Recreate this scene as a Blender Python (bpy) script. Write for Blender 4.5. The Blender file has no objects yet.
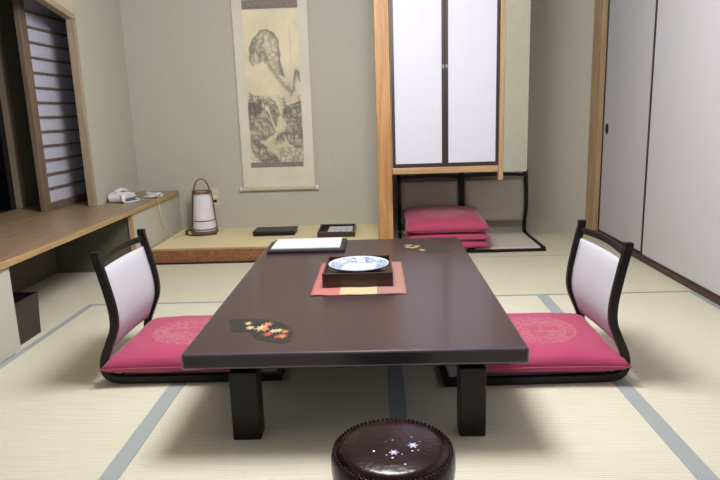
import bpy, bmesh, math, random
import numpy as np
from mathutils import Matrix, Vector, noise
random.seed(4)
S = bpy.context.scene
COL = S.collection
PI = math.pi

# ------------------------------------------------------------------ helpers
def lin(c):
    return tuple(((v/255)/12.92 if v/255 <= .04045 else ((v/255+.055)/1.055)**2.4) for v in c) + (1,)

def newmat(name):
    m = bpy.data.materials.new(name); m.use_nodes = True
    nt = m.node_tree
    return m, nt, nt.nodes['Principled BSDF']

def N(nt, t, **kw):
    n = nt.nodes.new(t)
    for k, v in kw.items():
        if k in n.inputs: n.inputs[k].default_value = v
        else: setattr(n, k, v)
    return n

def mat(name, c, rough=.6, c2=None, scale=8., stretch=(1,1,1), bump=0., detail=4., coat=0., metal=0., spec=.5, bscale=None, dist=0., lo=.35, hi=.65):
    m, nt, p = newmat(name)
    p.inputs['Roughness'].default_value = rough
    p.inputs['Metallic'].default_value = metal
    p.inputs['Specular IOR Level'].default_value = spec
    if coat: p.inputs['Coat Weight'].default_value = coat; p.inputs['Coat Roughness'].default_value = .12
    c2 = c2 or tuple(v*.94 for v in c)
    tc = N(nt, 'ShaderNodeTexCoord'); mp = N(nt, 'ShaderNodeMapping'); mp.inputs['Scale'].default_value = stretch
    nt.links.new(tc.outputs['Object'], mp.inputs['Vector'])
    no = N(nt, 'ShaderNodeTexNoise', Scale=scale, Detail=detail, Distortion=dist)
    nt.links.new(mp.outputs[0], no.inputs['Vector'])
    r = N(nt, 'ShaderNodeValToRGB')
    r.color_ramp.elements[0].position = lo; r.color_ramp.elements[1].position = hi
    r.color_ramp.elements[0].color = lin(c); r.color_ramp.elements[1].color = lin(c2)
    nt.links.new(no.outputs['Fac'], r.inputs['Fac']); nt.links.new(r.outputs['Color'], p.inputs['Base Color'])
    if bump:
        nb = no
        if bscale:
            nb = N(nt, 'ShaderNodeTexNoise', Scale=bscale, Detail=3.); nt.links.new(mp.outputs[0], nb.inputs['Vector'])
        b = N(nt, 'ShaderNodeBump', Strength=bump, Distance=.004)
        nt.links.new(nb.outputs['Fac'], b.inputs['Height']); nt.links.new(b.outputs['Normal'], p.inputs['Normal'])
    return m

def math_(nt, op, a, b=None, c=None):
    n = N(nt, 'ShaderNodeMath', operation=op)
    for i, v in enumerate((a, b, c)):
        if v is None: continue
        if isinstance(v, (int, float)): n.inputs[i].default_value = v
        else: nt.links.new(v, n.inputs[i])
    return n.outputs[0]

def mix(nt, fac, a, b):
    n = N(nt, 'ShaderNodeMix', data_type='RGBA')
    for i, v in ((0, fac), (6, a), (7, b)):
        if isinstance(v, (int, float)): n.inputs[i].default_value = v
        elif isinstance(v, tuple): n.inputs[i].default_value = v
        else: nt.links.new(v, n.inputs[i])
    return n.outputs[2]

def woven(name, base, alt, pu, pv, along='X', bump=.35, con=1.0):
    """rush matting: fine ribs one way, stitched columns the other"""
    m, nt, p = newmat(name); p.inputs['Roughness'].default_value = .62; p.inputs['Specular IOR Level'].default_value = .3
    tc = N(nt, 'ShaderNodeTexCoord'); sp = N(nt, 'ShaderNodeSeparateXYZ'); nt.links.new(tc.outputs['Object'], sp.inputs[0])
    u, v = (sp.outputs['X'], sp.outputs['Y']) if along == 'X' else (sp.outputs['Y'], sp.outputs['X'])
    a = math_(nt, 'SINE', math_(nt, 'MULTIPLY', u, 2*PI/pu)); b = math_(nt, 'SINE', math_(nt, 'MULTIPLY', v, 2*PI/pv))
    h = math_(nt, 'MULTIPLY', a, b)
    h2 = math_(nt, 'ADD', math_(nt, 'MULTIPLY', h, .35*con), math_(nt, 'MULTIPLY', a, .22*con))
    mp = N(nt, 'ShaderNodeMapping'); mp.inputs['Scale'].default_value = (3, 60, 1) if along == 'Y' else (60, 3, 1)
    nt.links.new(tc.outputs['Object'], mp.inputs['Vector'])
    no = N(nt, 'ShaderNodeTexNoise', Scale=1.2, Detail=4.); nt.links.new(mp.outputs[0], no.inputs['Vector'])
    no2 = N(nt, 'ShaderNodeTexNoise', Scale=1.6, Detail=2.); nt.links.new(tc.outputs['Object'], no2.inputs['Vector'])
    f = math_(nt, 'ADD', math_(nt, 'ADD', h2, .1), math_(nt, 'ADD', math_(nt, 'MULTIPLY', no.outputs['Fac'], .5), math_(nt, 'MULTIPLY', no2.outputs['Fac'], .3)))
    n = N(nt, 'ShaderNodeClamp'); nt.links.new(f, n.inputs[0])
    nt.links.new(mix(nt, n.outputs[0], lin(alt), lin(base)), p.inputs['Base Color'])
    bp = N(nt, 'ShaderNodeBump', Strength=bump, Distance=.002); nt.links.new(h2, bp.inputs['Height']); nt.links.new(bp.outputs[0], p.inputs['Normal'])
    return m

class MB:
    def __init__(s): s.bm = bmesh.new(); s.mi = 0
    def _f(s, vs, idx):
        bv = [s.bm.verts.new(v) for v in vs]
        for f in idx:
            try:
                fc = s.bm.faces.new([bv[i] for i in f]); fc.material_index = s.mi
            except ValueError: pass
        return bv
    def box(s, a, b, M=None):
        x0, y0, z0 = a; x1, y1, z1 = b
        vs = [Vector(v) for v in ((x0,y0,z0),(x1,y0,z0),(x1,y1,z0),(x0,y1,z0),(x0,y0,z1),(x1,y0,z1),(x1,y1,z1),(x0,y1,z1))]
        if M: vs = [M @ v for v in vs]
        s._f(vs, [(0,3,2,1),(4,5,6,7),(0,1,5,4),(1,2,6,5),(2,3,7,6),(3,0,4,7)]); return s
    def prism(s, pts, z0, z1, M=None):
        """closed outline in XY extruded z0..z1"""
        n = len(pts)
        vs = [Vector((x, y, z0)) for x, y in pts] + [Vector((x, y, z1)) for x, y in pts]
        if M: vs = [M @ v for v in vs]
        s._f(vs, [tuple(reversed(range(n))), tuple(range(n, 2*n))] + [(i, (i+1) % n, n+(i+1) % n, n+i) for i in range(n)]); return s
    def lathe(s, prof, seg=48, c=(0,0,0), sx=1, sy=1):
        rings = []
        for r, z in prof:
            if r < 1e-6: rings.append([s.bm.verts.new((c[0], c[1], c[2]+z))])
            else: rings.append([s.bm.verts.new((c[0]+sx*r*math.cos(2*PI*i/seg), c[1]+sy*r*math.sin(2*PI*i/seg), c[2]+z)) for i in range(seg)])
        for A, B in zip(rings, rings[1:]):
            for i in range(seg):
                j = (i+1) % seg
                if len(A) == 1 and len(B) == 1: continue
                if len(A) == 1: f = (A[0], B[j], B[i])
                elif len(B) == 1: f = (A[i], A[j], B[0])
                else: f = (A[i], A[j], B[j], B[i])
                fc = s.bm.faces.new(f); fc.material_index = s.mi
        return s
    def sweep(s, pts, prof, side=None, closed=False, cap=True):
        """sweep a closed profile (list of (a,b)) along points; side = fixed sideways direction"""
        P = [Vector(p) for p in pts]; n = len(P); rings = []
        for i, p in enumerate(P):
            if closed: t = (P[(i+1) % n]-P[i-1]).normalized()
            else: t = (P[min(i+1, n-1)]-P[max(i-1, 0)]).normalized()
            if side is not None: sd = Vector(side)
            else:
                up = Vector((0,0,1)) if abs(t.z) < .95 else Vector((0,1,0)); sd = t.cross(up).normalized()
            nn = sd.cross(t).normalized(); sd = t.cross(nn).normalized() if side is None else sd
            rings.append([s.bm.verts.new(p+sd*a+nn*b) for a, b in prof])
        k = len(prof); R = list(zip(rings, rings[1:])) + ([(rings[-1], rings[0])] if closed else [])
        for A, B in R:
            for i in range(k):
                fc = s.bm.faces.new((A[i], A[(i+1) % k], B[(i+1) % k], B[i])); fc.material_index = s.mi
        if cap and not closed:
            for r_ in (rings[0], list(reversed(rings[-1]))):
                fc = s.bm.faces.new(list(reversed(r_))); fc.material_index = s.mi
        return s
    def tube(s, pts, r, seg=8, closed=False, side=None):
        return s.sweep(pts, [(r*math.cos(2*PI*i/seg), r*math.sin(2*PI*i/seg)) for i in range(seg)], side=side, closed=closed)
    def build(s, name, mats, parent=None, bevel=0., seg=2, smooth=False, sub=0, recalc=True):
        if recalc: bmesh.ops.recalc_face_normals(s.bm, faces=s.bm.faces[:])
        me = bpy.data.meshes.new(name); s.bm.to_mesh(me); s.bm.free()
        for m in (mats if isinstance(mats, (list, tuple)) else [mats]): me.materials.append(m)
        o = bpy.data.objects.new(name, me); COL.objects.link(o)
        if parent: o.parent = parent
        if smooth:
            me.polygons.foreach_set('use_smooth', [True]*len(me.polygons))
        if bevel:
            b = o.modifiers.new('bevel', 'BEVEL'); b.width = bevel; b.segments = seg; b.limit_method = 'ANGLE'; b.angle_limit = math.radians(40)
        if sub:
            b = o.modifiers.new('sub', 'SUBSURF'); b.levels = sub; b.render_levels = sub
        return o

def rect(w, h): return [(-w/2,-h/2),(w/2,-h/2),(w/2,h/2),(-w/2,h/2)]

def smooth_path(pts, n=8):
    P = [Vector(p) for p in pts]; out = []
    Q = [P[0]*2-P[1]] + P + [P[-1]*2-P[-2]]
    for i in range(1, len(Q)-2):
        a, b, c, d = Q[i-1], Q[i], Q[i+1], Q[i+2]
        for k in range(n):
            t = k/n
            out.append(.5*((2*b)+(c-a)*t+(2*a-5*b+4*c-d)*t*t+(3*b-a-3*c+d)*t**3))
    return out + [P[-1]]

def tag(o, label, cat, group=None, kind=None):
    o['label'] = label; o['category'] = cat
    if group: o['group'] = group
    if kind: o['kind'] = kind
    return o
def thing(name, label, cat, loc=(0,0,0), rz=0, group=None):
    o = bpy.data.objects.new(name, None); COL.objects.link(o); o.empty_display_size = .1
    o.location = loc; o.rotation_euler = (0, 0, rz)
    return tag(o, label, cat, group)
def struct(o, label=None, cat=None):
    o['kind'] = 'structure'
    if label: o['label'] = label
    if cat: o['category'] = cat
    return o
def copy_tree(o, parent=None):
    c = o.copy(); COL.objects.link(c)
    if parent: c.parent = parent
    for ch in [x for x in bpy.data.objects if x.parent == o]:
        copy_tree(ch, c)
    return c

# ------------------------------------------------------------------ materials
M_wall = mat('plaster', (189,187,177), .9, (185,183,172), scale=60, bump=.08, spec=.15)
M_walltan = mat('plaster_warm', (200,190,166), .9, (194,184,160), scale=60, bump=.08, spec=.15)
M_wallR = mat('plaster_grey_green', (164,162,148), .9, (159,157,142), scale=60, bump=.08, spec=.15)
M_under = mat('under_desk_shade_plaster', (104,101,90), .95, (96,93,82), scale=60, spec=.1)  # wall plaster darkened: shade of the desk recess put into the colour
M_ceil = mat('ceiling_board', (190,180,160), .8)
M_tatY = woven('tatami_rush', (226,223,209), (188,184,166), .0115, .0095, 'Y', bump=.35)
M_tatX = woven('tatami_rush_cross', (220,217,197), (188,185,164), .0115, .0095, 'X', bump=.3)
M_tatStep = woven('step_rush', (240,228,186), (218,205,162), .0115, .0095, 'X', bump=.25, con=.6)
M_heri = mat('tatami_border_cloth', (158,166,168), .8, (148,157,160), scale=160, bump=.3)
M_pine = mat('pillar_wood', (186,142,92), .5, (160,112,66), scale=3, stretch=(14,14,.8), detail=6, dist=.6, bump=.05)
M_pineP = mat('pale_wood', (184,156,120), .5, (166,134,98), scale=3, stretch=(14,14,.8), detail=6, dist=.5)
M_pineX = mat('pale_wood_rail', (188,156,116), .5, (168,132,92), scale=3, stretch=(.8,14,14), detail=6, dist=.5)
M_desk = mat('desk_wood', (172,148,124), .34, (142,118,96), scale=2.4, stretch=(16,1.0,6), detail=8, dist=1.0, lo=.3, hi=.7, bump=.03)
M_deskedge = mat('desk_edge_wood', (184,154,112), .4, (158,126,86), scale=3, stretch=(14,1,20), detail=6)
M_brownY = mat('window_wood', (130,112,96), .5, (108,90,74), scale=3, stretch=(14,14,.9), detail=6)
M_jamb = mat('jamb_wood', (176,160,138), .5, (156,138,116), scale=3, stretch=(14,14,.9), detail=6)
M_burl = mat('burl_beam', (168,112,72), .45, (104,64,40), scale=26, stretch=(.7,1,2.2), detail=10, dist=2.2, lo=.3, hi=.68, coat=.3)
M_lac = mat('black_lacquer', (17,12,14), .38, (24,17,19), scale=5, spec=.3)
M_lacb = mat('brown_lacquer', (52,34,34), .35, (42,28,28), scale=5, coat=.3)
M_frame = mat('dark_frame', (48,30,32), .45, (58,38,36), scale=4, stretch=(10,10,1))
M_sill = mat('sill_wood', (66,46,42), .5, (84,58,50), scale=4, stretch=(10,1,10))
M_fusuma = mat('sliding_door_paper', (194,192,199), .8, (192,190,197), scale=3, stretch=(30,30,1.2), detail=5, spec=.2)
M_cupp = mat('cupboard_paper', (208,208,222), .75, (206,206,220), scale=3, stretch=(30,30,1.2), detail=5, spec=.2)
M_shoji = mat('shoji_paper', (205,205,222), .8, (198,198,216), scale=30, spec=.2)
M_night = mat('night_glass', (6,7,12), .08, (8,9,14), spec=.6)
M_metal = mat('metal', (190,190,195), .25, metal=1.)
M_white = mat('white_plastic', (230,230,236), .4, (224,224,232), spec=.4)
M_blueg = mat('blue_grey_plastic', (110,118,140), .4)
M_cream = mat('cream_plastic', (216,208,184), .4)
M_paper = mat('paper', (214,216,220), .8, (210,212,218), spec=.1)
M_fab = mat('chair_fabric', (190,189,200), .9, (184,183,194), scale=220, bump=.4, spec=.15)
M_fabG = mat('chair_fabric_grey', (205,199,190), .9, (198,192,182), scale=220, bump=.4, spec=.15)
M_black = mat('black_board', (16,14,16), .6, (22,19,20), scale=20, spec=.25)
M_leather = mat('black_leather', (26,26,34), .4, (34,34,42), scale=90, bump=.3)
M_bin = mat('dark_bin', (50,40,40), .5, (42,34,34), scale=20)
M_bamboo = mat('lantern_wood', (132,94,66), .45, (100,68,46), scale=6, stretch=(8,8,1), detail=5)
M_washi = mat('lantern_paper', (226,224,236), .8, (218,215,228), scale=14, spec=.15)
M_cord = mat('cord_dark', (40,36,40), .5)
M_cordw = mat('cord_white', (232,230,230), .5)
M_cordy = mat('cord_cream', (206,198,160), .5)

# table top : dark reddish brown lacquered wood, fine grain across
def table_mat():
    m, nt, p = newmat('table_top_lacquer')
    tc = N(nt, 'ShaderNodeTexCoord'); mp = N(nt, 'ShaderNodeMapping'); mp.inputs['Scale'].default_value = (2.2, 60, 1)
    nt.links.new(tc.outputs['Object'], mp.inputs[0]); no = N(nt, 'ShaderNodeTexNoise', Scale=2., Detail=6.); nt.links.new(mp.outputs[0], no.inputs['Vector'])
    nt.links.new(mix(nt, no.outputs['Fac'], lin((52,35,39)), lin((72,53,57))), p.inputs['Base Color'])
    p.inputs['Roughness'].default_value = .3; p.inputs['Coat Weight'].default_value = .2; p.inputs['Coat Roughness'].default_value = .12; p.inputs['Specular IOR Level'].default_value = .35
    b = N(nt, 'ShaderNodeBump', Strength=.06, Distance=.001); nt.links.new(no.outputs['Fac'], b.inputs['Height']); nt.links.new(b.outputs[0], p.inputs['Normal'])
    return m
M_table = table_mat()

def cushion_mat():
    m, nt, p = newmat('crimson_cushion_cloth')
    p.inputs['Roughness'].default_value = .75; p.inputs['Sheen Weight'].default_value = .25; p.inputs['Specular IOR Level'].default_value = .25
    tc = N(nt, 'ShaderNodeTexCoord'); sp = N(nt, 'ShaderNodeSeparateXYZ'); nt.links.new(tc.outputs['Object'], sp.inputs[0])
    X, Y, Z = sp.outputs
    r = math_(nt, 'SQRT', math_(nt, 'ADD', math_(nt, 'MULTIPLY', X, X), math_(nt, 'MULTIPLY', Y, Y)))
    ang = math_(nt, 'ARCTAN2', Y, X)
    # scalloped rim, ring bands, inner vine scrolls
    scal = math_(nt, 'MULTIPLY', math_(nt, 'SINE', math_(nt, 'MULTIPLY', ang, 24)), .004)
    inside = math_(nt, 'LESS_THAN', math_(nt, 'ADD', r, scal), .180)
    top = math_(nt, 'GREATER_THAN', Z, .03)
    vo = N(nt, 'ShaderNodeTexVoronoi', Scale=46., feature='DISTANCE_TO_EDGE'); nt.links.new(tc.outputs['Object'], vo.inputs['Vector'])
    lines = math_(nt, 'LESS_THAN', vo.outputs['Distance'], .12)
    wv = N(nt, 'ShaderNodeTexWave', wave_type='RINGS', Scale=11., Distortion=9., Detail=2.); wv.inputs['Detail Scale'].default_value = 2.5
    nt.links.new(tc.outputs['Object'], wv.inputs['Vector'])
    curls = math_(nt, 'GREATER_THAN', wv.outputs['Fac'], .52)
    outer = math_(nt, 'GREATER_THAN', r, .135)
    rim = math_(nt, 'GREATER_THAN', r, .172)
    ringline = math_(nt, 'LESS_THAN', math_(nt, 'ABSOLUTE', math_(nt, 'SUBTRACT', r, .132)), .004)
    pat = math_(nt, 'ADD', math_(nt, 'MULTIPLY', outer, math_(nt, 'SUBTRACT', 1., lines)), math_(nt, 'MULTIPLY', math_(nt, 'SUBTRACT', 1., outer), curls))
    pat = math_(nt, 'MAXIMUM', math_(nt, 'MAXIMUM', pat, ringline), rim)
    f = math_(nt, 'MULTIPLY', math_(nt, 'MULTIPLY', inside, top), math_(nt, 'MINIMUM', pat, 1.))
    f = math_(nt, 'MULTIPLY', f, .46)
    no = N(nt, 'ShaderNodeTexNoise', Scale=9., Detail=3.); nt.links.new(tc.outputs['Object'], no.inputs['Vector'])
    base = mix(nt, no.outputs['Fac'], lin((178,66,108)), lin((168,60,100)))
    nt.links.new(mix(nt, f, base, lin((180,136,126))), p.inputs['Base Color'])
    n2 = N(nt, 'ShaderNodeTexNoise', Scale=320., Detail=2.); nt.links.new(tc.outputs['Object'], n2.inputs['Vector'])
    n3 = N(nt, 'ShaderNodeTexNoise', Scale=7., Detail=2.); nt.links.new(tc.outputs['Object'], n3.inputs['Vector'])
    h = math_(nt, 'ADD', math_(nt, 'MULTIPLY', n2.outputs['Fac'], .15), math_(nt, 'MULTIPLY', n3.outputs['Fac'], 2.))
    b = N(nt, 'ShaderNodeBump', Strength=.4, Distance=.01); nt.links.new(h, b.inputs['Height']); nt.links.new(b.outputs[0], p.inputs['Normal'])
    return m
M_cush = cushion_mat()
M_tassel = mat('tassel_thread', (190,120,130), .8)
M_pipe = mat('cushion_seam', (178,90,104), .7)

def attr_mat(name, rough=.7, spec=.2, bump=0):
    m, nt, p = newmat(name); a = N(nt, 'ShaderNodeVertexColor', layer_name='Col')
    nt.links.new(a.outputs['Color'], p.inputs['Base Color']); p.inputs['Roughness'].default_value = rough; p.inputs['Specular IOR Level'].default_value = spec
    return m
M_ink = attr_mat('ink_painting')

def stripe_mat():
    m, nt, p = newmat('runner_cloth'); p.inputs['Roughness'].default_value = .85; p.inputs['Specular IOR Level'].default_value = .15
    tc = N(nt, 'ShaderNodeTexCoord'); sp = N(nt, 'ShaderNodeSeparateXYZ'); nt.links.new(tc.outputs['Object'], sp.inputs[0])
    r = N(nt, 'ShaderNodeValToRGB'); r.color_ramp.interpolation = 'CONSTANT'
    e = r.color_ramp.elements; e[0].position = 0; e[0].color = lin((172,108,106)); e[1].position = .30; e[1].color = lin((188,170,136))
    x = e.new(.69); x.color = lin((154,116,110))
    nt.links.new(math_(nt, 'ADD', math_(nt, 'DIVIDE', sp.outputs['X'], .432), .5), r.inputs[0]); nt.links.new(r.outputs[0], p.inputs['Base Color'])
    no = N(nt, 'ShaderNodeTexNoise', Scale=300.); nt.links.new(tc.outputs['Object'], no.inputs['Vector'])
    b = N(nt, 'ShaderNodeBump', Strength=.3, Distance=.002); nt.links.new(no.outputs['Fac'], b.inputs['Height']); nt.links.new(b.outputs[0], p.inputs['Normal'])
    return m
M_runner = stripe_mat()

def plate_mat():
    m, nt, p = newmat('blue_white_porcelain'); p.inputs['Roughness'].default_value = .15
    tc = N(nt, 'ShaderNodeTexCoord'); sp = N(nt, 'ShaderNodeSeparateXYZ'); nt.links.new(tc.outputs['Object'], sp.inputs[0])
    X, Y, Z = sp.outputs
    r = math_(nt, 'SQRT', math_(nt, 'ADD', math_(nt, 'MULTIPLY', X, X), math_(nt, 'MULTIPLY', Y, Y)))
    ang = math_(nt, 'ARCTAN2', Y, X)
    band = math_(nt, 'MULTIPLY', math_(nt, 'GREATER_THAN', r, .088), math_(nt, 'LESS_THAN', r, .138))
    vo = N(nt, 'ShaderNodeTexVoronoi', Scale=75., feature='DISTANCE_TO_EDGE'); nt.links.new(tc.outputs['Object'], vo.inputs['Vector'])
    l = math_(nt, 'LESS_THAN', vo.outputs['Distance'], .16)
    no = N(nt, 'ShaderNodeTexNoise', Scale=20.); nt.links.new(tc.outputs['Object'], no.inputs['Vector'])
    l = math_(nt, 'MULTIPLY', math_(nt, 'MULTIPLY', l, band), math_(nt, 'GREATER_THAN', no.outputs['Fac'], .45))
    seg = math_(nt, 'MULTIPLY', math_(nt, 'LESS_THAN', math_(nt, 'ABSOLUTE', math_(nt, 'SUBTRACT', r, .086)), .0022), 1.)
    rim = math_(nt, 'GREATER_THAN', r, .1445)
    f = math_(nt, 'MINIMUM', math_(nt, 'ADD', math_(nt, 'ADD', l, math_(nt, 'MULTIPLY', seg, .6)), math_(nt, 'MULTIPLY', rim, .6)), 1.)
    nt.links.new(mix(nt, math_(nt, 'MULTIPLY', f, .75), lin((196,204,218)), lin((62,88,156))), p.inputs['Base Color'])
    return m
M_plate = plate_mat()

def stool_mat():
    m, nt, p = newmat('carved_red_lacquer')
    tc = N(nt, 'ShaderNodeTexCoord')
    vo = N(nt, 'ShaderNodeTexVoronoi', Scale=70., feature='SMOOTH_F1'); nt.links.new(tc.outputs['Object'], vo.inputs['Vector'])
    no = N(nt, 'ShaderNodeTexNoise', Scale=18., Detail=5.); nt.links.new(tc.outputs['Object'], no.inputs['Vector'])
    nt.links.new(mix(nt, no.outputs['Fac'], lin((18,5,11)), lin((44,14,26))), p.inputs['Base Color'])
    p.inputs['Roughness'].default_value = .2; p.inputs['Specular IOR Level'].default_value = .3
    h = math_(nt, 'ADD', math_(nt, 'MULTIPLY', vo.outputs['Distance'], .8), no.outputs['Fac'])
    b = N(nt, 'ShaderNodeBump', Strength=.22, Distance=.003); nt.links.new(h, b.inputs['Height']); nt.links.new(b.outputs[0], p.inputs['Normal'])
    return m
M_stool = stool_mat()
M_pearl = mat('pearl_inlay', (196,196,226), .2, (160,160,205), scale=40, coat=.5)

# ------------------------------------------------------------------ the room
XL, XR, YB, ZC = -2.24, 1.95, 5.69, 2.62
PX = -1.86                                   # face of the desk panel
b = MB()
def quad(b, x0, y0, x1, y1, z, mi):
    b.mi = mi; b.box((x0, y0, z-.02), (x1, y1, z))
# mats in front: long side away from the camera
bw = .034
mats_x = [(-1.86, -.905), (-.905, .055), (.055, 1.0), (1.0, 1.93)]
for x0, x1 in mats_x:
    for y0, y1 in ((-.25, 1.72), (1.72, 3.69)):
        quad(b, x0+bw, y0+.001, x1-bw, y1-.001, 0, 0)
        quad(b, x0, y0+.001, x0+bw-.0008, y1-.001, .0012, 2); quad(b, x1-bw+.0008, y0+.001, x1, y1-.001, .0012, 2)
for x0, x1 in ((-1.86, .035), (.035, 1.93)):          # row lying across
    quad(b, x0+.001, 3.69+.0225, x1-.001, 4.735-.0105, 0, 1)
    quad(b, x0+.001, 3.692, x1-.001, 3.69+.022, .0012, 2); quad(b, x0+.001, 4.735-.010, x1-.001, 4.733, .0012, 2)
for x0, x1 in ((.06, 1.93),):
    quad(b, x0, 4.737, x1, YB, 0, 1)
quad(b, PX-.72, 2.9, PX-.001, 4.6, 0, 0)             # rush floor under the desk
b.mi = 3; b.box((PX-.02, -.25, -.06), (XR+.2, YB+.1, -.0205))
struct(b.build('floor', [M_tatY, M_tatX, M_heri, M_sill]))

b = MB(); b.box((-3.1, YB, -.06), (XR+.25, YB+.1, ZC))
struct(b.build('wall_back', M_wall))
# left wall (window opening Y 2.0..4.70) and bay
b = MB()
b.box((XL-.055, 4.801, .449), (XL, YB+.001, ZC))
struct(b.build('wall_left', M_wall))
b = MB(); b.box((XL-.1, -.25, .483), (XL, 1.9, ZC)); struct(b.build('wall_left_front', M_wall))
b = MB()                                             # wall above the slanted lintel
b.prism([(1.9, 2.44), (1.9, ZC), (4.80, ZC), (4.80, 1.93)], -.05, .05, Matrix.Translation((XL-.052, 0, 0)) @ Matrix(((0,0,1,0),(1,0,0,0),(0,1,0,0),(0,0,0,1))))
struct(b.build('wall_left_upper', M_walltan))
b = MB()
b.box((-3.0, 5.36, .483), (XL-.056, 5.44, ZC))
struct(b.build('wall_bay_side', M_wallR))
b = MB(); b.box((-3.1, -.25, .3), (-3.0, 5.44, ZC))
struct(b.build('wall_left_outer', M_wallR))
b = MB(); b.box((-3.1, -.25, ZC), (XR+.25, YB+.1, ZC+.06)); struct(b.build('ceiling', M_ceil))
b = MB(); b.box((XR+.06, -.25, -.02), (XR+.16, YB, ZC)); struct(b.build('wall_right', M_fusuma))

# right side: sliding doors in a lacquered frame
b = MB(); b.box((1.93, -.2, 0), (1.985, YB-.22, .040)); struct(b.build('trim_1', M_sill, bevel=.002))
def sliding_door(n, x, y0, y1, pull=None):
    t = MB(); t.box((x+.006, y0+.02, .053), (x+.028, y1-.02, 2.28)); p = t.build('panel', M_fusuma)
    root = bpy.data.objects.new(f'door_{n}', None); COL.objects.link(root); root.location = (x, (y0+y1)/2, .042)
    f = MB()
    f.box((x, y0, .042), (x+.034, y0+.022, 2.3)); f.box((x, y1-.022, .042), (x+.034, y1, 2.3))
    f.box((x, y0+.022, .042), (x+.034, y1-.022, .054)); f.box((x, y0+.022, 2.28), (x+.034, y1-.022, 2.3))
    fo = f.build('frame', M_frame, bevel=.002)
    kids = [p, fo]
    if pull:
        h = MB(); Mx = Matrix.Translation((x+.007, pull, .94)) @ Matrix.Rotation(-PI/2, 4, 'Y')
        h.lathe([(0, .002), (.018, .002), (.022, .007), (.028, .007), (.028, 0)], 28, sy=1, sx=1.6)
        bmesh.ops.transform(h.bm, matrix=Mx, verts=h.bm.verts[:])
        kids.append(h.build('finger_pull', M_lac, smooth=True))
    for k in kids:
        k.parent = root; k.matrix_parent_inverse = Matrix.Translation(root.location).inverted()
    return struct(root)
sliding_door(1, 1.952, 4.47, 5.46, 5.36)
sliding_door(2, 1.93, 2.62, 4.50)
sliding_door(3, 1.93, .6, 2.62)
b = MB(); b.box((1.915, 5.47, 0), (2.0, YB-.002, ZC)); tag(b.build('wooden_pillar', M_pineP, bevel=.004),
    'pale square wooden post in the far right corner beside the sliding doors', 'pillar')
# alcove post
b = MB(); b.box((0, 4.775, 0), (.112, 4.90, ZC)); tag(b.build('wooden_pillar', M_pine, bevel=.006),
    'orange-brown square wooden post left of the hanging cupboard', 'pillar')
b = MB(); b.box((.02, 4.9, 0), (.09, YB-.001, ZC)); struct(b.build('wall_alcove_side', M_wall))

# raised alcove floor
t = thing('alcove_platform', 'raised alcove floor of yellow rush matting behind a burl wood front beam', 'platform', (-.92, 4.775, 0))
def part(b, name, m, root, **kw):
    o = b.build(name, m, **kw); o.parent = root
    o.matrix_parent_inverse = (Matrix.Translation(root.location) @ Matrix.Rotation(root.rotation_euler.z, 4, 'Z')).inverted()
    return o
part(MB().box((-1.845, 4.775, 0), (-.002, 4.86, .103)), 'front_beam', M_burl, t, bevel=.004)
part(MB().box((-1.845, 4.772, .104), (-.002, 4.80, .116)), 'edge_strip', M_pineX, t, bevel=.002)
part(MB().box((-1.845, 4.801, .08), (-.002, YB-.002, .116)), 'mat_top', M_tatStep, t)

# ------------------------------------------------------------------ built-in desk
t = thing('built_in_desk', 'long wooden built-in desk ledge running along the left wall under the window', 'desk', (-1.95, 3.8, 0))
part(MB().box((-2.239, -.1, .449), (-1.8655, YB-.004, .482)), 'worktop', M_desk, t)
part(MB().box((-1.865, -.1, .447), (-1.847, YB-.06, .4825)), 'edge_strip', M_deskedge, t, bevel=.004)
part(MB().box((-1.93, -.1, 0), (PX-.008, 2.955, .447)), 'front_panel', M_wall, t)
part(MB().box((-1.895, 4.555, 0), (-1.866, YB-.004, .447)), 'front_panel', M_wall, t)
part(MB().box((-1.895, 4.53, 0), (-1.862, 4.554, .447)), 'post', M_pineP, t, bevel=.003)
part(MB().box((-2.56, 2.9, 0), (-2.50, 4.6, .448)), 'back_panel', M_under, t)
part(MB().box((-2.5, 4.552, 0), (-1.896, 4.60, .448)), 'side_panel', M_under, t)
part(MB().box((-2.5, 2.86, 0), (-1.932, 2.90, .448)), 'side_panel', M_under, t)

# ------------------------------------------------------------------ window bay
def slanted(x0, x1, ya, za, yb, zb, h):
    """bar in the wall plane from (ya,za) to (yb,zb)"""
    b = MB(); vs = [(x, y, z) for x in (x0, x1) for y, z in ((ya, za), (yb, zb), (yb, zb+h), (ya, za+h))]
    b._f([Vector(v) for v in vs], [(0,1,2,3),(7,6,5,4),(0,4,5,1),(1,5,6,2),(2,6,7,3),(3,7,4,0)])
    return b
w = bpy.data.objects.new('window_1', None); COL.objects.link(w); w.location = (-2.4, 4.2, .482); struct(w)
part(MB().box((XL-.055, 4.760, .4825), (XL+.004, 4.80, 1.90)), 'jamb', M_jamb, w, bevel=.004)
part(slanted(XL-.055, XL+.004, 1.9, 2.39, 4.795, 1.885, .045), 'lintel', M_jamb, w)
part(MB().box((-2.999, -.1, .449), (-2.2395, 4.80, .482)), 'sill', M_desk, w)
part(MB().box((-2.999, 4.8005, .449), (-2.296, 5.36, .482)), 'sill', M_desk, w)
part(MB().box((-2.50, -.1, .4825), (-2.488, 5.30, .488)), 'track', M_brownY, w)
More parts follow.
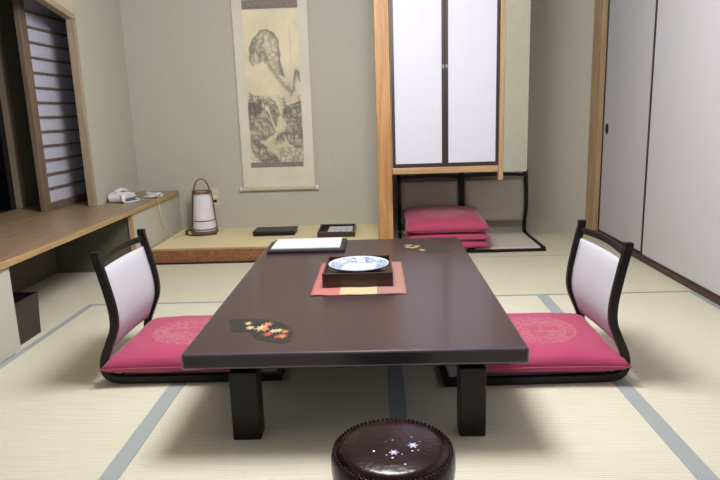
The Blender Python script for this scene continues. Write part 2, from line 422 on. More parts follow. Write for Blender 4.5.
# paper screen
sx = -2.53; y0, y1, zb, zt = 4.53, 5.34, .4825, 2.42
sc = bpy.data.objects.new('shoji_screen', None); COL.objects.link(sc); sc.parent = w; sc.matrix_parent_inverse = Matrix.Translation(w.location).inverted()
def sub(b, name, m, **kw):
    o = b.build(name, m, **kw); o.parent = sc; return o
sub(MB().box((sx-.02, y0, zb), (sx+.02, y0+.085, zt)), 'stile', M_brownY, bevel=.003)
sub(MB().box((sx-.02, y1-.05, zb), (sx+.02, y1, zt)), 'stile', M_brownY, bevel=.003)
sub(MB().box((sx-.016, y0+.085, zb), (sx+.016, y1-.05, zb+.055)), 'bottom_rail', M_brownY, bevel=.002)
step = .108
for i in range(1, 18):
    z = zb+.055+i*step
    sub(MB().box((sx-.006, y0+.085, z-.007), (sx+.014, y1-.05, z+.007)), 'lattice_bar', M_brownY)
sub(MB().box((sx-.008, y0+.085, zb+.055), (sx-.0065, y1-.05, zt)), 'paper', M_shoji)
# outer window: post, dark pier and black night glass
w2 = bpy.data.objects.new('window_2', None); COL.objects.link(w2); w2.location = (-2.85, 4.6, .478); struct(w2)
part(MB().box((-2.88, 4.75, .4825), (-2.82, 4.83, 2.5)), 'post', M_jamb, w2, bevel=.003)
part(MB().box((-2.92, 4.831, .4825), (-2.86, 5.319, 2.5)), 'wall_panel', M_wallR, w2)
part(MB().box((-2.875, 1.0, .4825), (-2.865, 4.749, 2.5)), 'pane', M_night, w2)

# ------------------------------------------------------------------ hanging cupboard
CX0, CX1, CY = .114, .985, 4.775
t = thing('hanging_cupboard', 'tall hanging cupboard with two white paper doors in dark frames', 'cupboard', (.55, CY, .66))
cb = MB()
cb.box((CX0, CY+.035, .70), (CX0+.02, YB-.05, ZC-.01)); cb.box((.965, CY+.035, .70), (CX1, YB-.05, ZC-.01)); cb.box((CX0+.02, YB-.08, .70), (.965, YB-.05, ZC-.01))
part(cb, 'carcass', M_wallR, t)
part(MB().box((CX0, CY+.001, .664), (.930, YB-.05, .712)), 'bottom_rail', M_pineX, t, bevel=.003)
part(MB().box((.931, CY-.004, .598), (.966, CY+.05, ZC-.01)), 'side_post', M_pineP, t, bevel=.003)
part(MB().box((.967, CY+.002, .660), (1.148, YB-.05, ZC-.01)), 'plaster_return', M_wallR, t)
for k, (x0, x1) in enumerate(((.120, .522), (.523, .929))):
    f = MB(); st = .024 if k == 0 else .023
    l, r = (.022, .024) if k == 0 else (.024, .022)
    f.box((x0, CY+.006, .713), (x0+l, CY+.03, 2.3)); f.box((x1-r, CY+.006, .713), (x1, CY+.03, 2.3)); f.box((x0+l, CY+.006, .713), (x1-r, CY+.03, .742)); f.box((x0+l, CY+.006, 2.28), (x1-r, CY+.03, 2.3))
    d = part(f, 'door', M_frame, t, bevel=.002); d['label'] = ('left' if k == 0 else 'right')+' white cupboard door in a dark frame'
    pn = MB().box((x0+l, CY+.012, .742), (x1-r, CY+.026, 2.28)).build('door_panel', M_cupp); pn.parent = d
    hx = x1-.012 if k == 0 else x0+.012
    h = MB(); h.box((hx-.007, CY-.002, 1.445), (hx+.007, CY+.0059, 1.475)); h.box((hx-.003, CY-.012, 1.455), (hx+.003, CY-.002, 1.468))
    ho = h.build('handle', M_metal, bevel=.0015); ho.parent = d

# ------------------------------------------------------------------ hanging scroll
t = thing('hanging_scroll', 'long hanging scroll with an ink landscape painting on the alcove wall', 'scroll', (-.915, YB, .47))
def fbm(U, V, sx_, sy_, seed, oc=4, ridged=False):
    rng = np.random.RandomState(seed); out = np.zeros_like(U); a = 1.; tot = 0
    for o in range(oc):
        gx, gy = int(sx_*2**o)+2, int(sy_*2**o)+2
        g = rng.rand(gy+1, gx+1)
        x = U*(gx-1); y = V*(gy-1); xi = x.astype(int); yi = y.astype(int); fx = x-xi; fy = y-yi
        fx = fx*fx*(3-2*fx); fy = fy*fy*(3-2*fy)
        v = (g[yi,xi]*(1-fx)+g[yi,xi+1]*fx)*(1-fy)+(g[yi+1,xi]*(1-fx)+g[yi+1,xi+1]*fx)*fy
        if ridged: v = 1-np.abs(2*v-1)
        out += a*v; tot += a; a *= .55
    return out/tot
def seg_d(U, V, pts, asp=3.0):
    d = np.full(U.shape, 9.)
    for (x0, y0_), (x1, y1_) in zip(pts, pts[1:]):
        px, py = U-x0, (V-y0_)*asp; dx, dy = x1-x0, (y1_-y0_)*asp
        tt = np.clip((px*dx+py*dy)/(dx*dx+dy*dy+1e-9), 0, 1)
        d = np.minimum(d, np.hypot(px-tt*dx, py-tt*dy))
    return d
def painting(nx, nz):
    U, V = np.meshgrid(np.linspace(0, .999, nx), np.linspace(0, .999, nz))
    wob = (fbm(U, V, 8, 20, 3)-.5)
    U2 = U+wob*.08; V2 = V+wob*.02
    ink = np.zeros_like(U)
    def add(v): 
        nonlocal ink
        ink = 1-(1-ink)*(1-np.clip(v, 0, 1))
    def inpoly(poly):
        c = np.zeros(U.shape, bool); n = len(poly)
        for i in range(n):
            x0, y0_ = poly[i]; x1, y1_ = poly[(i+1) % n]
            cond = ((y0_ > V2) != (y1_ > V2)) & (U2 < (x1-x0)*(V2-y0_)/(y1_-y0_+1e-9)+x0); c ^= cond
        return c
    strokes = fbm(U, V, 14, 34, 7, 4, True); fine = fbm(U, V, 30, 80, 9, 3, True); soft = fbm(U, V, 4, 9, 11, 3)
    # main peak with its soft washes
    peak = [(.07,.32),(.12,.24),(.2,.18),(.3,.14),(.42,.13),(.54,.15),(.62,.2),(.65,.27),(.66,.35),(.7,.43)]
    ridge = [(.34,.27),(.4,.33),(.5,.39),(.6,.44),(.7,.49),(.8,.53)]
    inner = [(.16,.27),(.24,.2),(.36,.18),(.3,.26),(.26,.33)]
    add(.62*np.exp(-(seg_d(U2, V2, peak)/.018)**2)*(.55+.6*strokes))
    m = inpoly(peak+[(.6,.42),(.45,.36),(.3,.33),(.12,.36)])
    add(m*(.10+.32*np.exp(-(seg_d(U2, V2, peak)/.07)**2)+.25*(strokes > .62)))
    add(.45*np.exp(-(seg_d(U2, V2, ridge)/.035)**2)*(.4+.9*strokes)); add(.35*np.exp(-(seg_d(U2, V2, inner)/.03)**2)*strokes*1.5)
    add(.25*np.exp(-(((U-.3)/.16)**2+((V-.27)/.05)**2))*(.5+strokes))
    p2 = [(.80,.55),(.86,.51),(.9,.44),(.93,.395),(.98,.41),(.99,.46)]
    add(.7*np.exp(-(seg_d(U2, V2, p2)/.022)**2)*(.5+.7*strokes)); add(.5*np.exp(-(((U-.94)/.05)**2+((V-.42)/.03)**2)))
    add(.22*np.exp(-(((U-.78)/.16)**2+((V-.5)/.05)**2))*strokes*1.6)
    # trees
    rng = random.Random(5)
    for k in range(34):
        x = rng.choice([rng.uniform(.02, .5), rng.uniform(.02, .5), rng.uniform(.6, .98)]); yb_ = rng.uniform(.62, .70)+(.03 if x > .5 else 0); hh = rng.uniform(.04, .10)
        add(.75*np.exp(-(seg_d(U, V, [(x, yb_), (x+rng.uniform(-.02,.02), yb_-hh)])/.007)**2))
        for q in range(5):
            cx, cy = x+rng.uniform(-.05,.05), yb_-hh*rng.uniform(.2, 1)
            add(.5*np.exp(-(((U-cx)/.028)**2+((V-cy)/.006)**2))*(.3+fine))
    # rocks in the lower half
    rocks = [[(.0,.60),(.12,.60),(.35,.66),(.45,.75),(.5,.80),(.3,.84),(.02,.86)],
             [(.0,.86),(.14,.85),(.32,.90),(.5,.97),(.55,1.0),(.2,1.0),(.05,.94)],
             [(.6,.68),(.75,.62),(1.0,.6),(1.0,.93),(.85,.9),(.72,.87),(.66,.8),(.72,.74)],
             [(.42,.86),(.56,.81),(.68,.80),(.62,.86),(.5,.88)],
             [(.38,.56),(.52,.6),(.6,.68),(.52,.76),(.42,.68)]]
    for i, pl in enumerate(rocks):
        m = inpoly(pl); add(m*(.20+.75*np.clip((strokes-.42)*2.2, 0, 1)*(.5+.7*soft)))
        add(.5*np.exp(-(seg_d(U2, V2, pl+[pl[0]])/.014)**2)*strokes*1.3)
    river = [(.6,.56),(.64,.64),(.58,.72),(.66,.77),(.5,.81),(.42,.845),(.6,.9),(.95,.97)]
    ink *= 1-.75*np.exp(-(seg_d(U2, V2, river)/.035)**2)
    add((V > .9)*(U > .5)*.35*(strokes > .6)); add((V > .55)*.18*fine*(fine > .6))
    # faint column of brushed writing
    for k in range(22):
        v0 = .11+k*.0115; add(.30*np.exp(-(((U-(.845+.006*math.sin(k*2.1)))/.010)**2+((V-v0)/.0036)**2)))
    paper = np.array([240, 228, 200.]) ; dark = np.array([70, 66, 74.]); warm = 1-.10*soft
    edge = np.clip(V*1.1-.3, 0, 1)[..., None]
    base = (paper*(1-edge)+np.array([222,210,182.])*edge)*warm[..., None]
    rgb = base*(1-ink[..., None]*.72)+dark*ink[..., None]*.72
    rgb = rgb/255.; return np.where(rgb <= .04045, rgb/12.92, ((rgb+.055)/1.055)**2.4)
def sheet(x0, x1, z0, z1, yf, nx, nz):
    b = bmesh.new(); vs = [[b.verts.new((x0+(x1-x0)*i/(nx-1), yf(x0+(x1-x0)*i/(nx-1), z1+(z0-z1)*j/(nz-1)), z1+(z0-z1)*j/(nz-1))) for i in range(nx)] for j in range(nz)]
    for j in range(nz-1):
        for i in range(nx-1): b.faces.new((vs[j][i], vs[j+1][i], vs[j+1][i+1], vs[j][i+1]))
    return b
SX0, SX1, SZ0 = -1.247, -.583, .475
def curl(x, z):
    e = max(0, (.95-z))
    u = (x-SX0)/(SX1-SX0)
    return YB-.020-.012*math.sin(PI*u)*e-.010*e*math.sin(u*9+z*6)*.4
def scroll_mesh(name, x0, x1, z0, z1, off, nx, nz, m):
    b = sheet(x0, x1, z0, z1, lambda x, z: curl(x, z)-off, nx, nz); o = MB.__new__(MB); o.bm = b; o.mi = 0
    return part(o, name, m, t, smooth=True, recalc=False)
M_mount = mat('scroll_mounting', (220,215,204), .8, (212,206,192), scale=5, stretch=(1,1,.5), spec=.15)
M_band = mat('scroll_brocade', (150,138,132), .8, (128,116,112), scale=60, spec=.15)
M_side = mat('scroll_side', (190,182,178), .8, (182,174,170), scale=40)
scroll_mesh('mounting', SX0, SX1, SZ0, 2.42, 0, 20, 60, M_mount)
scroll_mesh('brocade_band', -1.155, -.665, 2.058, 2.135, .003, 4, 4, M_band)
scroll_mesh('brocade_band', -1.165, -.68, .674, .718, .003, 12, 4, M_band)
pw, ph = 110, 300
pt = scroll_mesh('painting', -1.158, -.672, .72, 2.056, .0026, pw, ph, M_ink)
ca = pt.data.color_attributes.new('Col', 'FLOAT_COLOR', 'POINT')
rgb = painting(pw, ph).reshape(-1, 3); ca.data.foreach_set('color', np.hstack([rgb, np.ones((len(rgb), 1))]).astype(np.float32).ravel())
M_rod = mat('scroll_rod', (200,194,170), .5)
part(MB().tube([(SX0-.008, YB-.026, .476), (SX1+.008, YB-.026, .476)], .0185, 16), 'roller', M_rod, t, smooth=False)
for x in (SX0-.012, SX1+.012):
    s_ = 1 if x > -.9 else -1
    part(MB().tube([(x, YB-.026, .476), (x+s_*.020, YB-.026, .476)], .021, 16), 'roller_knob', M_white, t)
part(MB().box((SX0, YB-.03, 2.41), (SX1, YB-.012, 2.43)), 'top_bar', M_rod, t)

# wall socket
t = thing('wall_outlet', 'cream wall socket plate behind the lantern', 'outlet', (-1.525, YB, .41))
part(MB().box((-1.565, YB-.008, .335), (-1.49, YB-.0005, .49)), 'cover_plate', M_cream, t, bevel=.003)
part(MB().box((-1.545, YB-.016, .40), (-1.512, YB-.0085, .425)), 'plug', M_white, t, bevel=.002)
part(MB().box((-1.545, YB-.010, .36), (-1.512, YB-.0085, .385)), 'socket', M_lacb, t)

# ------------------------------------------------------------------ lantern
LX, LY, LZ = -1.585, 5.46, .1165
t = thing('paper_lantern', 'white paper lantern in a bent wood frame with arched handle on the alcove floor', 'lantern', (LX, LY, LZ))
t.scale = (.97, .97, .96)
def lp(b, name, m, **kw):
    o = b.build(name, m, **kw); o.parent = t; return o
lp(MB().lathe([(0,0),(.122,0),(.127,.01),(.125,.022),(.112,.028),(0,.028)], 40), 'base', M_bamboo, smooth=True)
lp(MB().lathe([(.108,.0285),(.075,.385)], 40), 'shade', M_washi, smooth=True)
for r, z, n in ((.110,.045,'band'),(.101,.125,'band'),(.082,.385,'top_ring')):
    h = .022 if n == 'top_ring' else .007
    lp(MB().lathe([(r-.004, z-h/2),(r+.005, z-h/2),(r+.004, z+h/2),(r-.006, z+h/2),(r-.004, z-h/2)], 40), n, M_bamboo)
for a in (PI, .15):
    c, s_ = math.cos(a), math.sin(a)
    lp(MB().sweep([(c*.119, s_*.119, .02), (c*.104, s_*.104, .19), (c*.086, s_*.086, .40)], rect(.022, .009), side=(-s_, c, 0)), 'frame_strip', M_bamboo, bevel=.002)
hp = [(-.072*math.cos(q*PI/14), 0, .392+.118*math.sin(q*PI/14)) for q in range(15)]
lp(MB().sweep(hp, rect(.022, .009), side=(0, 1, 0)), 'handle', M_bamboo, bevel=.002)
b = MB(); b.tube(smooth_path([(-1.70,5.56,.123),(-1.755,5.57,.123),(-1.775,5.50,.123),(-1.735,5.43,.123),(-1.74,5.38,.123),(-1.66,5.305,.123),(-1.56,5.30,.123),(-1.45,5.36,.123)], 8), .006, 7)
tag(b.build('power_cord', M_cord, smooth=True), 'dark power cord curled around the foot of the paper lantern', 'cord')

# black box and tray on the alcove floor
t = thing('flat_box', 'flat black lidded box on the alcove floor under the scroll', 'box', (-.915, 5.33, .1165))
part(MB().box((-1.095, 5.22, .1165), (-.735, 5.43, .137)), 'box_base', M_black, t, bevel=.002)
part(MB().box((-1.10, 5.215, .1375), (-.73, 5.435, .158)), 'lid', M_leather, t, bevel=.003)
t = thing('serving_tray', 'small dark square tray holding a folded printed paper, beside the wooden post', 'tray', (-.365, 5.28, .1165))
x0, x1, y0_, y1_ = -.525, -.205, 5.09, 5.47; z0 = .1165
part(MB().box((x0+.008, y0_+.008, z0), (x1-.008, y1_-.008, z0+.008)), 'tray_bottom', M_lacb, t)
r = MB(); r.box((x0, y0_, z0), (x1, y0_+.012, z0+.046)); r.box((x0, y1_-.012, z0), (x1, y1_, z0+.046)); r.box((x0, y0_+.012, z0), (x0+.012, y1_-.012, z0+.046)); r.box((x1-.012, y0_+.012, z0), (x1, y1_-.012, z0+.046))
part(r, 'rim', mat('tray_lacquer', (58,30,28), .3, (40,22,22), coat=.4), t, bevel=.002)
M_print = mat('printed_paper', (214,216,228), .7, (150,158,186), scale=40, detail=1, lo=.55, hi=.62)
b = MB().box((-.445, 5.13, z0+.0083), (-.23, 5.43, z0+.030))
tag(b.build('folded_leaflet', M_print, bevel=.002), 'white folded printed leaflets lying in the small square tray', 'leaflet')

# telephone on the desk
t = thing('telephone', 'white telephone with a blue-grey side at the far end of the desk', 'telephone', (-2.125, 5.02, .4825), rz=math.radians(-8)); t.scale = (.86, .82, .95)
def pp(b, name, m, root=t, **kw):
    o = b.build(name, m, **kw); o.parent = root; return o
body = MB(); Mx = Matrix(((0,0,1,0),(1,0,0,0),(0,1,0,0),(0,0,0,1)))
body.prism([(-.11,.006),(.13,.006),(.14,.03),(.09,.066),(-.03,.086),(-.10,.078),(-.125,.04)], -.085, .085, Mx)
pp(body, 'body', M_white, bevel=.012, seg=3, smooth=False)
pp(MB().box((.02, -.095, 0), (.092, .125, .034)), 'base', M_blueg, bevel=.006)
pp(MB().sweep(smooth_path([(-.005,-.10,.085),(-.005,-.05,.100),(-.005,.03,.102),(-.005,.10,.076)], 6), rect(.040, .024), side=(1,0,0)), 'handset', M_white, bevel=.008)
pp(MB().box((-.03, -.015, .080), (.045, .03, .0875)), 'keypad', M_blueg, bevel=.003)
# loop of flat cord in front
pp(MB().sweep(smooth_path([(.02,-.09,.05),(.075,-.135,.06),(.10,-.15,.012),(.15,-.08,.010),(.16,.02,.010),(.11,.06,.02)], 8), rect(.018, .010)), 'handset_cord', M_white, bevel=.002)
# bundled cable, with tail
b = MB(); rng = random.Random(2)
C0 = Vector((-1.925, 5.20, .4825))
for k in range(6):
    a = k*PI/6+.2; dx, dy = math.cos(a), math.sin(a)
    pts = []
    for q in range(17):
        th = 2*PI*q/16; R_ = .085+.01*(k % 2)
        u_, v_ = math.sin(th)*R_, math.sin(2*th)*.026
        pts.append(C0+Vector(((u_*dx*.75-v_*dy), (u_*dy+v_*dx)*1.15, .008+.004*k+.014*abs(math.sin(th))*(k % 3)/2)))
    b.tube(pts[:-1], .0055, 6, closed=True)
tag(b.build('bundled_cable', M_cordw, smooth=True), 'white cable tied in a bow-shaped bundle at the end of the desk', 'cable')
b = MB(); b.tube(smooth_path([(-2.03,5.08,.4875),(-1.99,5.055,.4865),(-1.93,5.05,.4865),(-1.87,5.05,.4875),(-1.839,5.05,.476),(-1.837,5.06,.42),(-1.832,5.12,.26),(-1.80,5.22,.14),(-1.775,5.26,.1215),(-1.76,5.36,.1215)], 8), .0038, 6)
tag(b.build('telephone_line', M_cordy, smooth=True), 'thin cream cord running from the telephone and hanging over the desk edge', 'cord')

# dark bin under the desk
t = thing('waste_bin', 'dark brown rectangular bin under the wooden desk', 'bin', (-1.98, 3.09, 0))
def taper(b, x0, x1, y0, y1, z0, z1, k, top=True):
    vs = [Vector(v) for v in ((x0+k,y0+k,z0),(x1-k,y0+k,z0),(x1-k,y1-k,z0),(x0+k,y1-k,z0),(x0,y0,z1),(x1,y0,z1),(x1,y1,z1),(x0,y1,z1))]
    b._f(vs, [(0,3,2,1),(0,1,5,4),(1,2,6,5),(2,3,7,6),(3,0,4,7)] + ([(4,5,6,7)] if top else [])); return b
o = part(taper(MB(), -2.17, -1.895, 3.0, 3.22, .001, .225, .008, False), 'body', M_bin, t)
so = o.modifiers.new('s', 'SOLIDIFY'); so.thickness = .004
r = MB(); r.box((-2.174, 2.996, .222), (-1.891, 3.006, .232)); r.box((-2.174, 3.214, .222), (-1.891, 3.224, .232)); r.box((-2.174, 3.006, .222), (-2.164, 3.214, .232)); r.box((-1.901, 3.006, .222), (-1.891, 3.214, .232))
part(r, 'rim', M_bin, t)

# ------------------------------------------------------------------ the low table
TX0, TX1, TY0, TY1, TZ = -.700, .502, 1.985, 3.87, .346
t = thing('low_table', 'long low dark brown lacquered table in the middle of the room', 'table', ((TX0+TX1)/2, (TY0+TY1)/2, 0))
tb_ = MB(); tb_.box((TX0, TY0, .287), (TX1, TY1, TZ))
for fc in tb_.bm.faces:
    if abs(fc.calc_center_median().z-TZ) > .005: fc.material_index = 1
part(tb_, 'tabletop', [M_table, mat('table_edge', (36,28,34), .3, (44,34,40), scale=6, stretch=(2,2,30)), mat('bevel_highlight', (84,72,92), .2, (76,64,84), coat=1.)], t, bevel=.009, seg=4).modifiers['bevel'].material = 2  # bevel slot coloured lighter lavender: edge highlight painted into the base colour
part(MB().box((TX0+.06, TY0+.06, .262), (TX1-.06, TY1-.06, .284)), 'under_frame', M_black, t)
for x0, x1 in ((-.547, -.445), (.268, .362)):
    for y0_, y1_ in ((2.016, 2.096), (3.755, 3.835)):
        b = MB(); b.prism([(x0, y0_), (x1, y0_), (x1, y1_), (x0, y1_)], 0, .2615)
        part(b, 'leg', M_lac, t, bevel=.006)
fan = [(-.614,2.359),(-.532,2.36),(-.483,2.357),(-.412,2.322),(-.356,2.26),(-.331,2.193),(-.331,2.11),(-.349,2.082),(-.407,2.105),(-.465,2.138),(-.503,2.214),(-.542,2.216),(-.572,2.213)]
def leaf(b, x, y, r, a, z):
    pts = []
    for i in range(14):
        rr = r*(1 if i % 2 == 0 else .42)*(1 if i != 0 else .8); th = a+2*PI*i/14
        pts.append((x+rr*math.cos(th)*.9, y+rr*math.sin(th)*1.25))
    b.prism(pts, z, z+.0003)
M_fan = mat('fan_inlay', (24,26,28), .4, (38,40,40), scale=20)
M_lo = mat('leaf_orange', (190,116,80), .5); M_lc = mat('leaf_cream', (194,176,136), .5); M_lr = mat('leaf_red', (176,84,76), .5)
leaves = [(-.524,2.307,.020,1),(-.506,2.256,.024,1),(-.462,2.25,.036,1),(-.445,2.289,.028,0),(-.425,2.18,.026,2),(-.410,2.212,.022,1),(-.390,2.218,.022,1),(-.364,2.203,.022,0),(-.368,2.155,.026,0),(-.385,2.150,.018,2),(-.445,2.235,.024,0)]
cx, cy = (TX0+TX1)/2, (TY0+TY1)/2
for rot in (0, 1):
    f = (lambda x, y: (x, y)) if not rot else (lambda x, y: (2*cx-x, 2*cy-y-.07))
    d = MB(); d.prism([f(p[0], p[1]-.014) for p in fan], TZ+.0001, TZ+.0008); fo = part(d, 'fan_decoration', M_fan, t)
    fo['label'] = 'black fan shape with painted maple leaves'
    b = MB()
    for i, (x, y, r_, ci) in enumerate(leaves):
        if rot and i not in (3,4,5,6,7,8,9): continue
        b.mi = ci if not rot else 1; q = f(x, y-.014); leaf(b, q[0], q[1], r_*(1 if not rot else 1.1), i*1.3, TZ+.0010+i*.0001)
    lo = b.build('maple_leaves', [M_lo, M_lc, M_lr] if not rot else [M_lc, mat('leaf_gold', (176,146,84), .45), M_lr]); lo.parent = fo

# writing folder with paper
t = thing('paper_folder', 'black folder holding a stack of white paper at the far end of the table', 'folder', (-.435, 3.67, TZ))
part(MB().box((-.665, 3.51, TZ+.0003), (-.205, 3.83, TZ+.018)), 'folder_base', M_leather, t, bevel=.006)
part(MB().box((-.645, 3.55, TZ+.0182), (-.235, 3.822, TZ+.0255)), 'paper_sheets', M_paper, t, bevel=.001)
# runner
b = MB(); nx, ny = 26, 20
vs = [[b.bm.verts.new((-.216+.432*i/(nx-1), -.305+.60*j/(ny-1)+(.004*math.sin(i*.9) if j in (0, ny-1) else 0), .0018+.0010*math.sin(i*.7+j*.4))) for i in range(nx)] for j in range(ny)]
for j in range(ny-1):
    for i in range(nx-1): b.bm.faces.new((vs[j][i], vs[j][i+1], vs[j+1][i+1], vs[j+1][i]))
o = b.build('table_runner', M_runner, smooth=True); o.location = (-.10, 2.948, TZ+.0012)
so = o.modifiers.new('s', 'SOLIDIFY'); so.thickness = .0015; so.offset = 0
tag(o, 'cloth mat striped in pink, cream and dusty brown on the table', 'table mat')
# square box
BZ = TZ+.0052; bx0, bx1, by0, by1 = -.271, .058, 2.758, 3.113
t = thing('square_wooden_box', 'dark open square wooden box on the striped cloth mat', 'box', ((bx0+bx1)/2, (by0+by1)/2, BZ))
M_box = mat('box_wood', (60,34,26), .35, (42,24,20), scale=4, stretch=(2,2,22), coat=.3)
r = MB(); w_ = .011; h_ = .066
r.box((bx0, by0, BZ), (bx1, by0+w_, BZ+h_)); r.box((bx0, by1-w_, BZ), (bx1, by1, BZ+h_)); r.box((bx0, by0+w_, BZ), (bx0+w_, by1-w_, BZ+h_)); r.box((bx1-w_, by0+w_, BZ), (bx1, by1-w_, BZ+h_))
part(r, 'walls', M_box, t, bevel=.0025)
part(MB().box((bx0+w_, by0+w_, BZ+.002), (bx1-w_, by1-w_, BZ+.0388)), 'box_floor', M_lacb, t)
BZ -= .004
b = MB().lathe([(0,.004),(.062,.004),(.062,0),(.068,0),(.070,.006),(.120,.018),(.1485,.0325),(.1485,.0345),(.1465,.035),(.118,.0225),(.085,.0135),(.05,.011),(0,.011)], 64)
o = b.build('porcelain_plate', M_plate, smooth=True); o.location = (-.1045, 2.926, BZ+.0432)
tag(o, 'round white porcelain plate with blue rim pattern set in the square wooden box', 'plate')

# ------------------------------------------------------------------ floor chairs (legless)
def make_chair(label, fab, loc, rz, group=None):
    root = thing('floor_chair', label, 'floor chair', loc, rz, group)
    # local: back at x=0, seat runs to +x, width along y
    L = .80; hw = .262
    prof = [(.79,.020),(.5,.0195),(.2,.0195),(.075,.021),(.026,.034),(.006,.066),(.012,.12),(.042,.19),(.069,.26),(.071,.34),(.050,.46),(.022,.585)]
    path = smooth_path([(x, 0, z) for x, z in prof], 6)
    for s_ in (-1, 1):
        b = MB(); b.sweep([(p.x, s_*hw, p.z) for p in path], rect(.024, .022) if False else [(-.014,-.017),(.014,-.017),(.014,.017),(-.014,.017)], side=(0,1,0))
        # widen the post above the seat
        o = b.build('side_frame', M_lac, bevel=.003); o.parent = root
        tc_ = MB().box((.024-.018, s_*hw-.016, .578), (.024+.018, s_*hw+.016, .600)).build('post_cap', M_lac, bevel=.004); tc_.parent = o
    # crest rail, bowed backwards
    cr = [(.030-.016*math.cos(q/12*PI-PI/2), -hw+.014+(2*hw-.028)*q/12, .552+.010*math.sin(q/12*PI)) for q in range(13)]
    o = MB().sweep(cr, [(-.009,-.014),(.009,-.014),(.009,.014),(-.009,.014)]).build('crest_rail', M_lac, bevel=.003); o.parent = root
    # back panel, padded and curved
    ctr = smooth_path([(.028,0,.512),(.044,0,.44),(.062,0,.34),(.062,0,.26),(.040,0,.19),(.016,0,.135)], 4)
    nyy = 13; b = MB(); grids = []
    for side_ in (1, -1):
        g = []
        for i, p in enumerate(ctr):
            row = []
            for j in range(nyy):
                u_ = -1+2*j/(nyy-1); w2_ = (1-u_**6)*(1-(2*i/(len(ctr)-1)-1)**8)
                bow = -.014*(1-u_*u_)
                row.append(b.bm.verts.new((p.x+bow+side_*(.004+.012*w2_), u_*(hw-.013), p.z)))
            g.append(row)
        for i in range(len(ctr)-1):
            for j in range(nyy-1): b.bm.faces.new((g[i][j], g[i][j+1], g[i+1][j+1], g[i+1][j]))
        grids.append(g)
    A, B = grids
    n_ = len(ctr)
    ring = lambda g: [g[0][j] for j in range(nyy)]+[g[i][-1] for i in range(1, n_)]+[g[-1][j] for j in range(nyy-2, -1, -1)]+[g[i][0] for i in range(n_-2, 0, -1)]
    ra, rb = ring(A), ring(B)
    for i in range(len(ra)): b.bm.faces.new((ra[i], ra[(i+1) % len(ra)], rb[(i+1) % len(ra)], rb[i]))
    o = b.build('backrest', fab, smooth=True); o.parent = root
    # seat pad on black board
    o = MB().box((.045, -hw+.0142, .006), (.785, hw-.0142, .020)).build('seat_board', M_black, bevel=.003); o.parent = root
    o = MB().box((.075, -hw+.018, .0203), (.765, hw-.018, .034)).build('seat_pad', fab, bevel=.006, seg=3); o.parent = root
    o = MB().box((.766, -hw+.014, .004), (.79, hw-.014, .024)).build('front_rail', M_lac, bevel=.003); o.parent = root
    return root
ch = make_chair('black framed floor chair with pale back left of the low table', M_fab, (-1.236, 2.785, 0), 0)
c2 = copy_tree(ch); c2.location = (1.018, 2.715, 0); c2.rotation_euler.z = PI+.03; c2.scale = (.97, 1, 1)
c2['label'] = 'black framed floor chair with pale back right of the low table'
chb = make_chair('floor chair against the back wall with bare grey seat, right of the cushion stack', M_fabG, (1.040, 5.565, 0), -PI/2)
chb.scale = (.88, 1.08, 1)
c4 = copy_tree(chb); c4.location = (.462, 5.57, 0); c4.scale = (.88, 1.045, 1)
c4['label'] = 'floor chair against the back wall behind the stack of crimson cushions'

# ------------------------------------------------------------------ cushions
def cushion_mesh(side=.62, h=.085, n=40, seed=0):
    b = MB(); top = []; bot = []
    for s_, G in ((1, top), (-1, bot)):
        for i in range(n+1):
            row = []
            for j in range(n+1):
                u, v = -1+2*i/n, -1+2*j/n
                if s_ == -1 and (i in (0, n) or j in (0, n)): row.append(top[i][j]); continue
                # pillow: edges pulled in between the corners
                pu = u*(1-.045*(1-v*v)*abs(u)); pv = v*(1-.045*(1-u*u)*abs(v))
                t_ = (max(0, 1-u**4))**.36*(max(0, 1-v**4))**.36
                wr = noise.noise(Vector((u*2.3+seed*7, v*2.3, s_)))*.006*t_
                z = (h*.5*t_)*(1 if s_ == 1 else .8)*s_+wr
                row.append(b.bm.verts.new((pu*side/2, pv*side/2, z)))
            G.append(row)
    for G in (top, bot):
        for i in range(n):
            for j in range(n): b.bm.faces.new((G[i][j], G[i+1][j], G[i+1][j+1], G[i][j+1]))
    ring = [top[i][0] for i in range(n)]+[top[n][j] for j in range(n)]+[top[i][n] for i in range(n, 0, -1)]+[top[0][j] for j in range(n, 0, -1)]
    pts = [v.co.copy() for v in ring]
    return b, pts
def cushion(label, loc, rz, tilt=(0, 0), side=.62, h=.085, seed=0, group=None, sy=1, pipe=True):
    root = thing('floor_cushion', label, 'cushion', loc, rz, group); root.rotation_euler = (tilt[0], tilt[1], rz); root.scale = (1, sy, 1)
    b, pts = cushion_mesh(side, h, 40, seed); o = b.build('cover', M_cush, smooth=True); o.parent = root; o.location = (0, 0, 0)
    o2 = MB().tube(pts, .0028, 5, closed=True).build('seam_piping', M_pipe, smooth=True); o2.parent = root
    for sx_ in (1, -1):
        for sy_ in (1, -1):
            o3 = MB().tube([(sx_*side/2*.985, sy_*side/2*.985, 0), (sx_*(side/2+.010), sy_*(side/2+.008), -.006), (sx_*(side/2+.013), sy_*(side/2+.010), -.022)], .0028, 5).build('corner_tassel', M_tassel); o3.parent = root
    return root
cushion('crimson cushion with a tan round crest on the left floor chair', (-.912, 2.79, .085), 0, (0, 0), .635, .12, 1)
cushion('crimson cushion with a tan round crest on the right floor chair', (.708, 2.715, .085), PI, (0, 0), .635, .12, 2)
cushion('topmost crimson cushion of the stack by the back wall, its crest in view', (.545, 5.135, .236), PI/2, (0, math.radians(-4)), .67, .135, 3)
cushion('middle crimson cushion of the stack of three under the hanging cupboard', (.55, 5.15, .140), PI/2, (0, math.radians(-1.5)), .67, .092, 4)
cushion('lowest crimson cushion of the stack of three, resting on the floor chair', (.545, 5.15, .073), PI/2, (0, 0), .67, .088, 5)

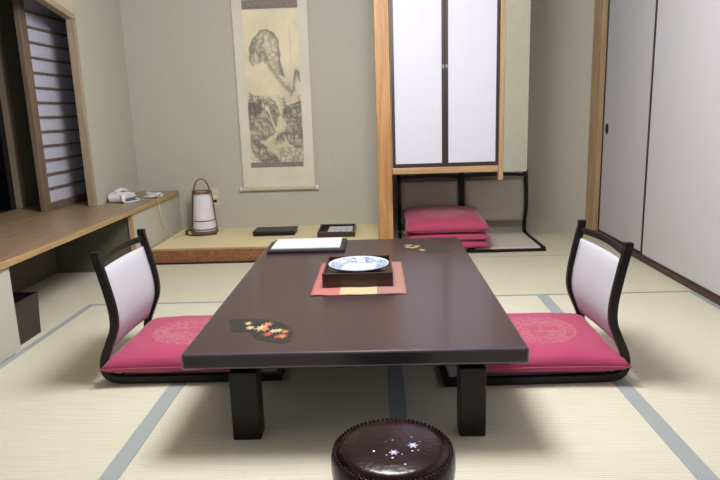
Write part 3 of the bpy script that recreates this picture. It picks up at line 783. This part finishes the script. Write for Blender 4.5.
# ------------------------------------------------------------------ stool in front
t = thing('round_stool', 'round dark red lacquered stool with pearl flowers in front of the table', 'stool', (.022, 1.545, 0))
b = MB().lathe([(0,0),(.13,0),(.135,.03),(.150,.08),(.166,.14),(.172,.19),(.171,.222),(.167,.234),(.163,.239),(.160,.236),(.157,.2365)], 72); pp(b, 'body', M_stool, t, smooth=True)
b = MB().lathe([(.157,.232),(.155,.242),(.13,.2475),(.09,.2505),(0,.252)], 72); pp(b, 'top_panel', M_stool, t, smooth=True)
b = MB()
for i in range(76):
    a = 2*PI*i/76; c = (.163*math.cos(a), .163*math.sin(a), .2395)
    b.lathe([(0,-.0042),(.0036,-.002),(.0042,0),(.003,.0028),(0,.0038)], 6, c)
pp(b, 'beaded_rim', M_stool, t, smooth=True)
def flower(x, y, r, z):
    b = MB(); b.prism([(x+r*(.72+.28*math.cos(6*a))*math.cos(a), y+r*(.72+.28*math.cos(6*a))*math.sin(a)) for a in [2*PI*i/48 for i in range(48)]], z-.002, z+.0006)
    f = pp(b, 'pearl_flower', M_pearl, t)
    c = MB().lathe([(0,.0022),(r*.28,.0014),(r*.30,.0007)], 12, (x, y, z)).build('flower_centre', M_white); c.parent = f
flower(.002, -.045, .014, .2520); flower(.055, -.010, .015, .2516)
for x, y, r_ in ((-.052,-.035,.004),(.0,.02,.004),(-.018,.012,.0025),(.054,.035,.003),(.03,-.10,.004),(.052,-.036,.0035),(.068,-.034,.003),(.024,-.052,.003),(-.018,-.055,.003),(.075,.01,.002),(-.002,-.068,.004)):
    pp(MB().lathe([(0,.0012),(r_,0)], 6, (x, y, .2512)), 'pearl_dot', M_pearl, t)

# ------------------------------------------------------------------ light
def area(name, loc, size, power, col=(1,1,1), rot=(0,0,0), sy=None):
    l = bpy.data.lights.new(name, 'AREA'); l.energy = power; l.size = size; l.color = col
    if sy: l.shape = 'RECTANGLE'; l.size_y = sy
    o = bpy.data.objects.new(name, l); COL.objects.link(o); o.location = loc; o.rotation_euler = rot; return o
l = bpy.data.lights.new('ceiling_lamp', 'POINT'); l.energy = 228; l.shadow_soft_size = .42; l.color = (.99, .995, 1)
o = bpy.data.objects.new('ceiling_lamp', l); COL.objects.link(o); o.location = (-.05, 2.65, 2.3)
area('front_fill', (.3, -.9, 1.9), 1.6, 5, (.90, .93, 1), rot=(math.radians(74), 0, 0))  # added fill lamp, unseen behind the camera, to brighten the front
w = bpy.data.worlds.new('world'); S.world = w; w.use_nodes = True
w.node_tree.nodes['Background'].inputs[0].default_value = (.92, .95, 1, 1); w.node_tree.nodes['Background'].inputs[1].default_value = .22
S.view_settings.view_transform = 'Standard'; S.view_settings.look = 'None'; S.view_settings.exposure = 0

# ------------------------------------------------------------------ camera
cam = bpy.data.cameras.new('camera'); cam.sensor_width = 36; cam.lens = 36*615/720; cam.clip_start = .05
co = bpy.data.objects.new('camera', cam); COL.objects.link(co)
r_ = Vector((.99917, .025619, -.03167)); u_ = Vector((.025751, .205183, .978385)); f_ = Vector((-.031564, .978388, -.204353))
co.matrix_world = Matrix(((r_.x, u_.x, -f_.x, 0), (r_.y, u_.y, -f_.y, 0), (r_.z, u_.z, -f_.z, 1.15), (0, 0, 0, 1)))
S.camera = co
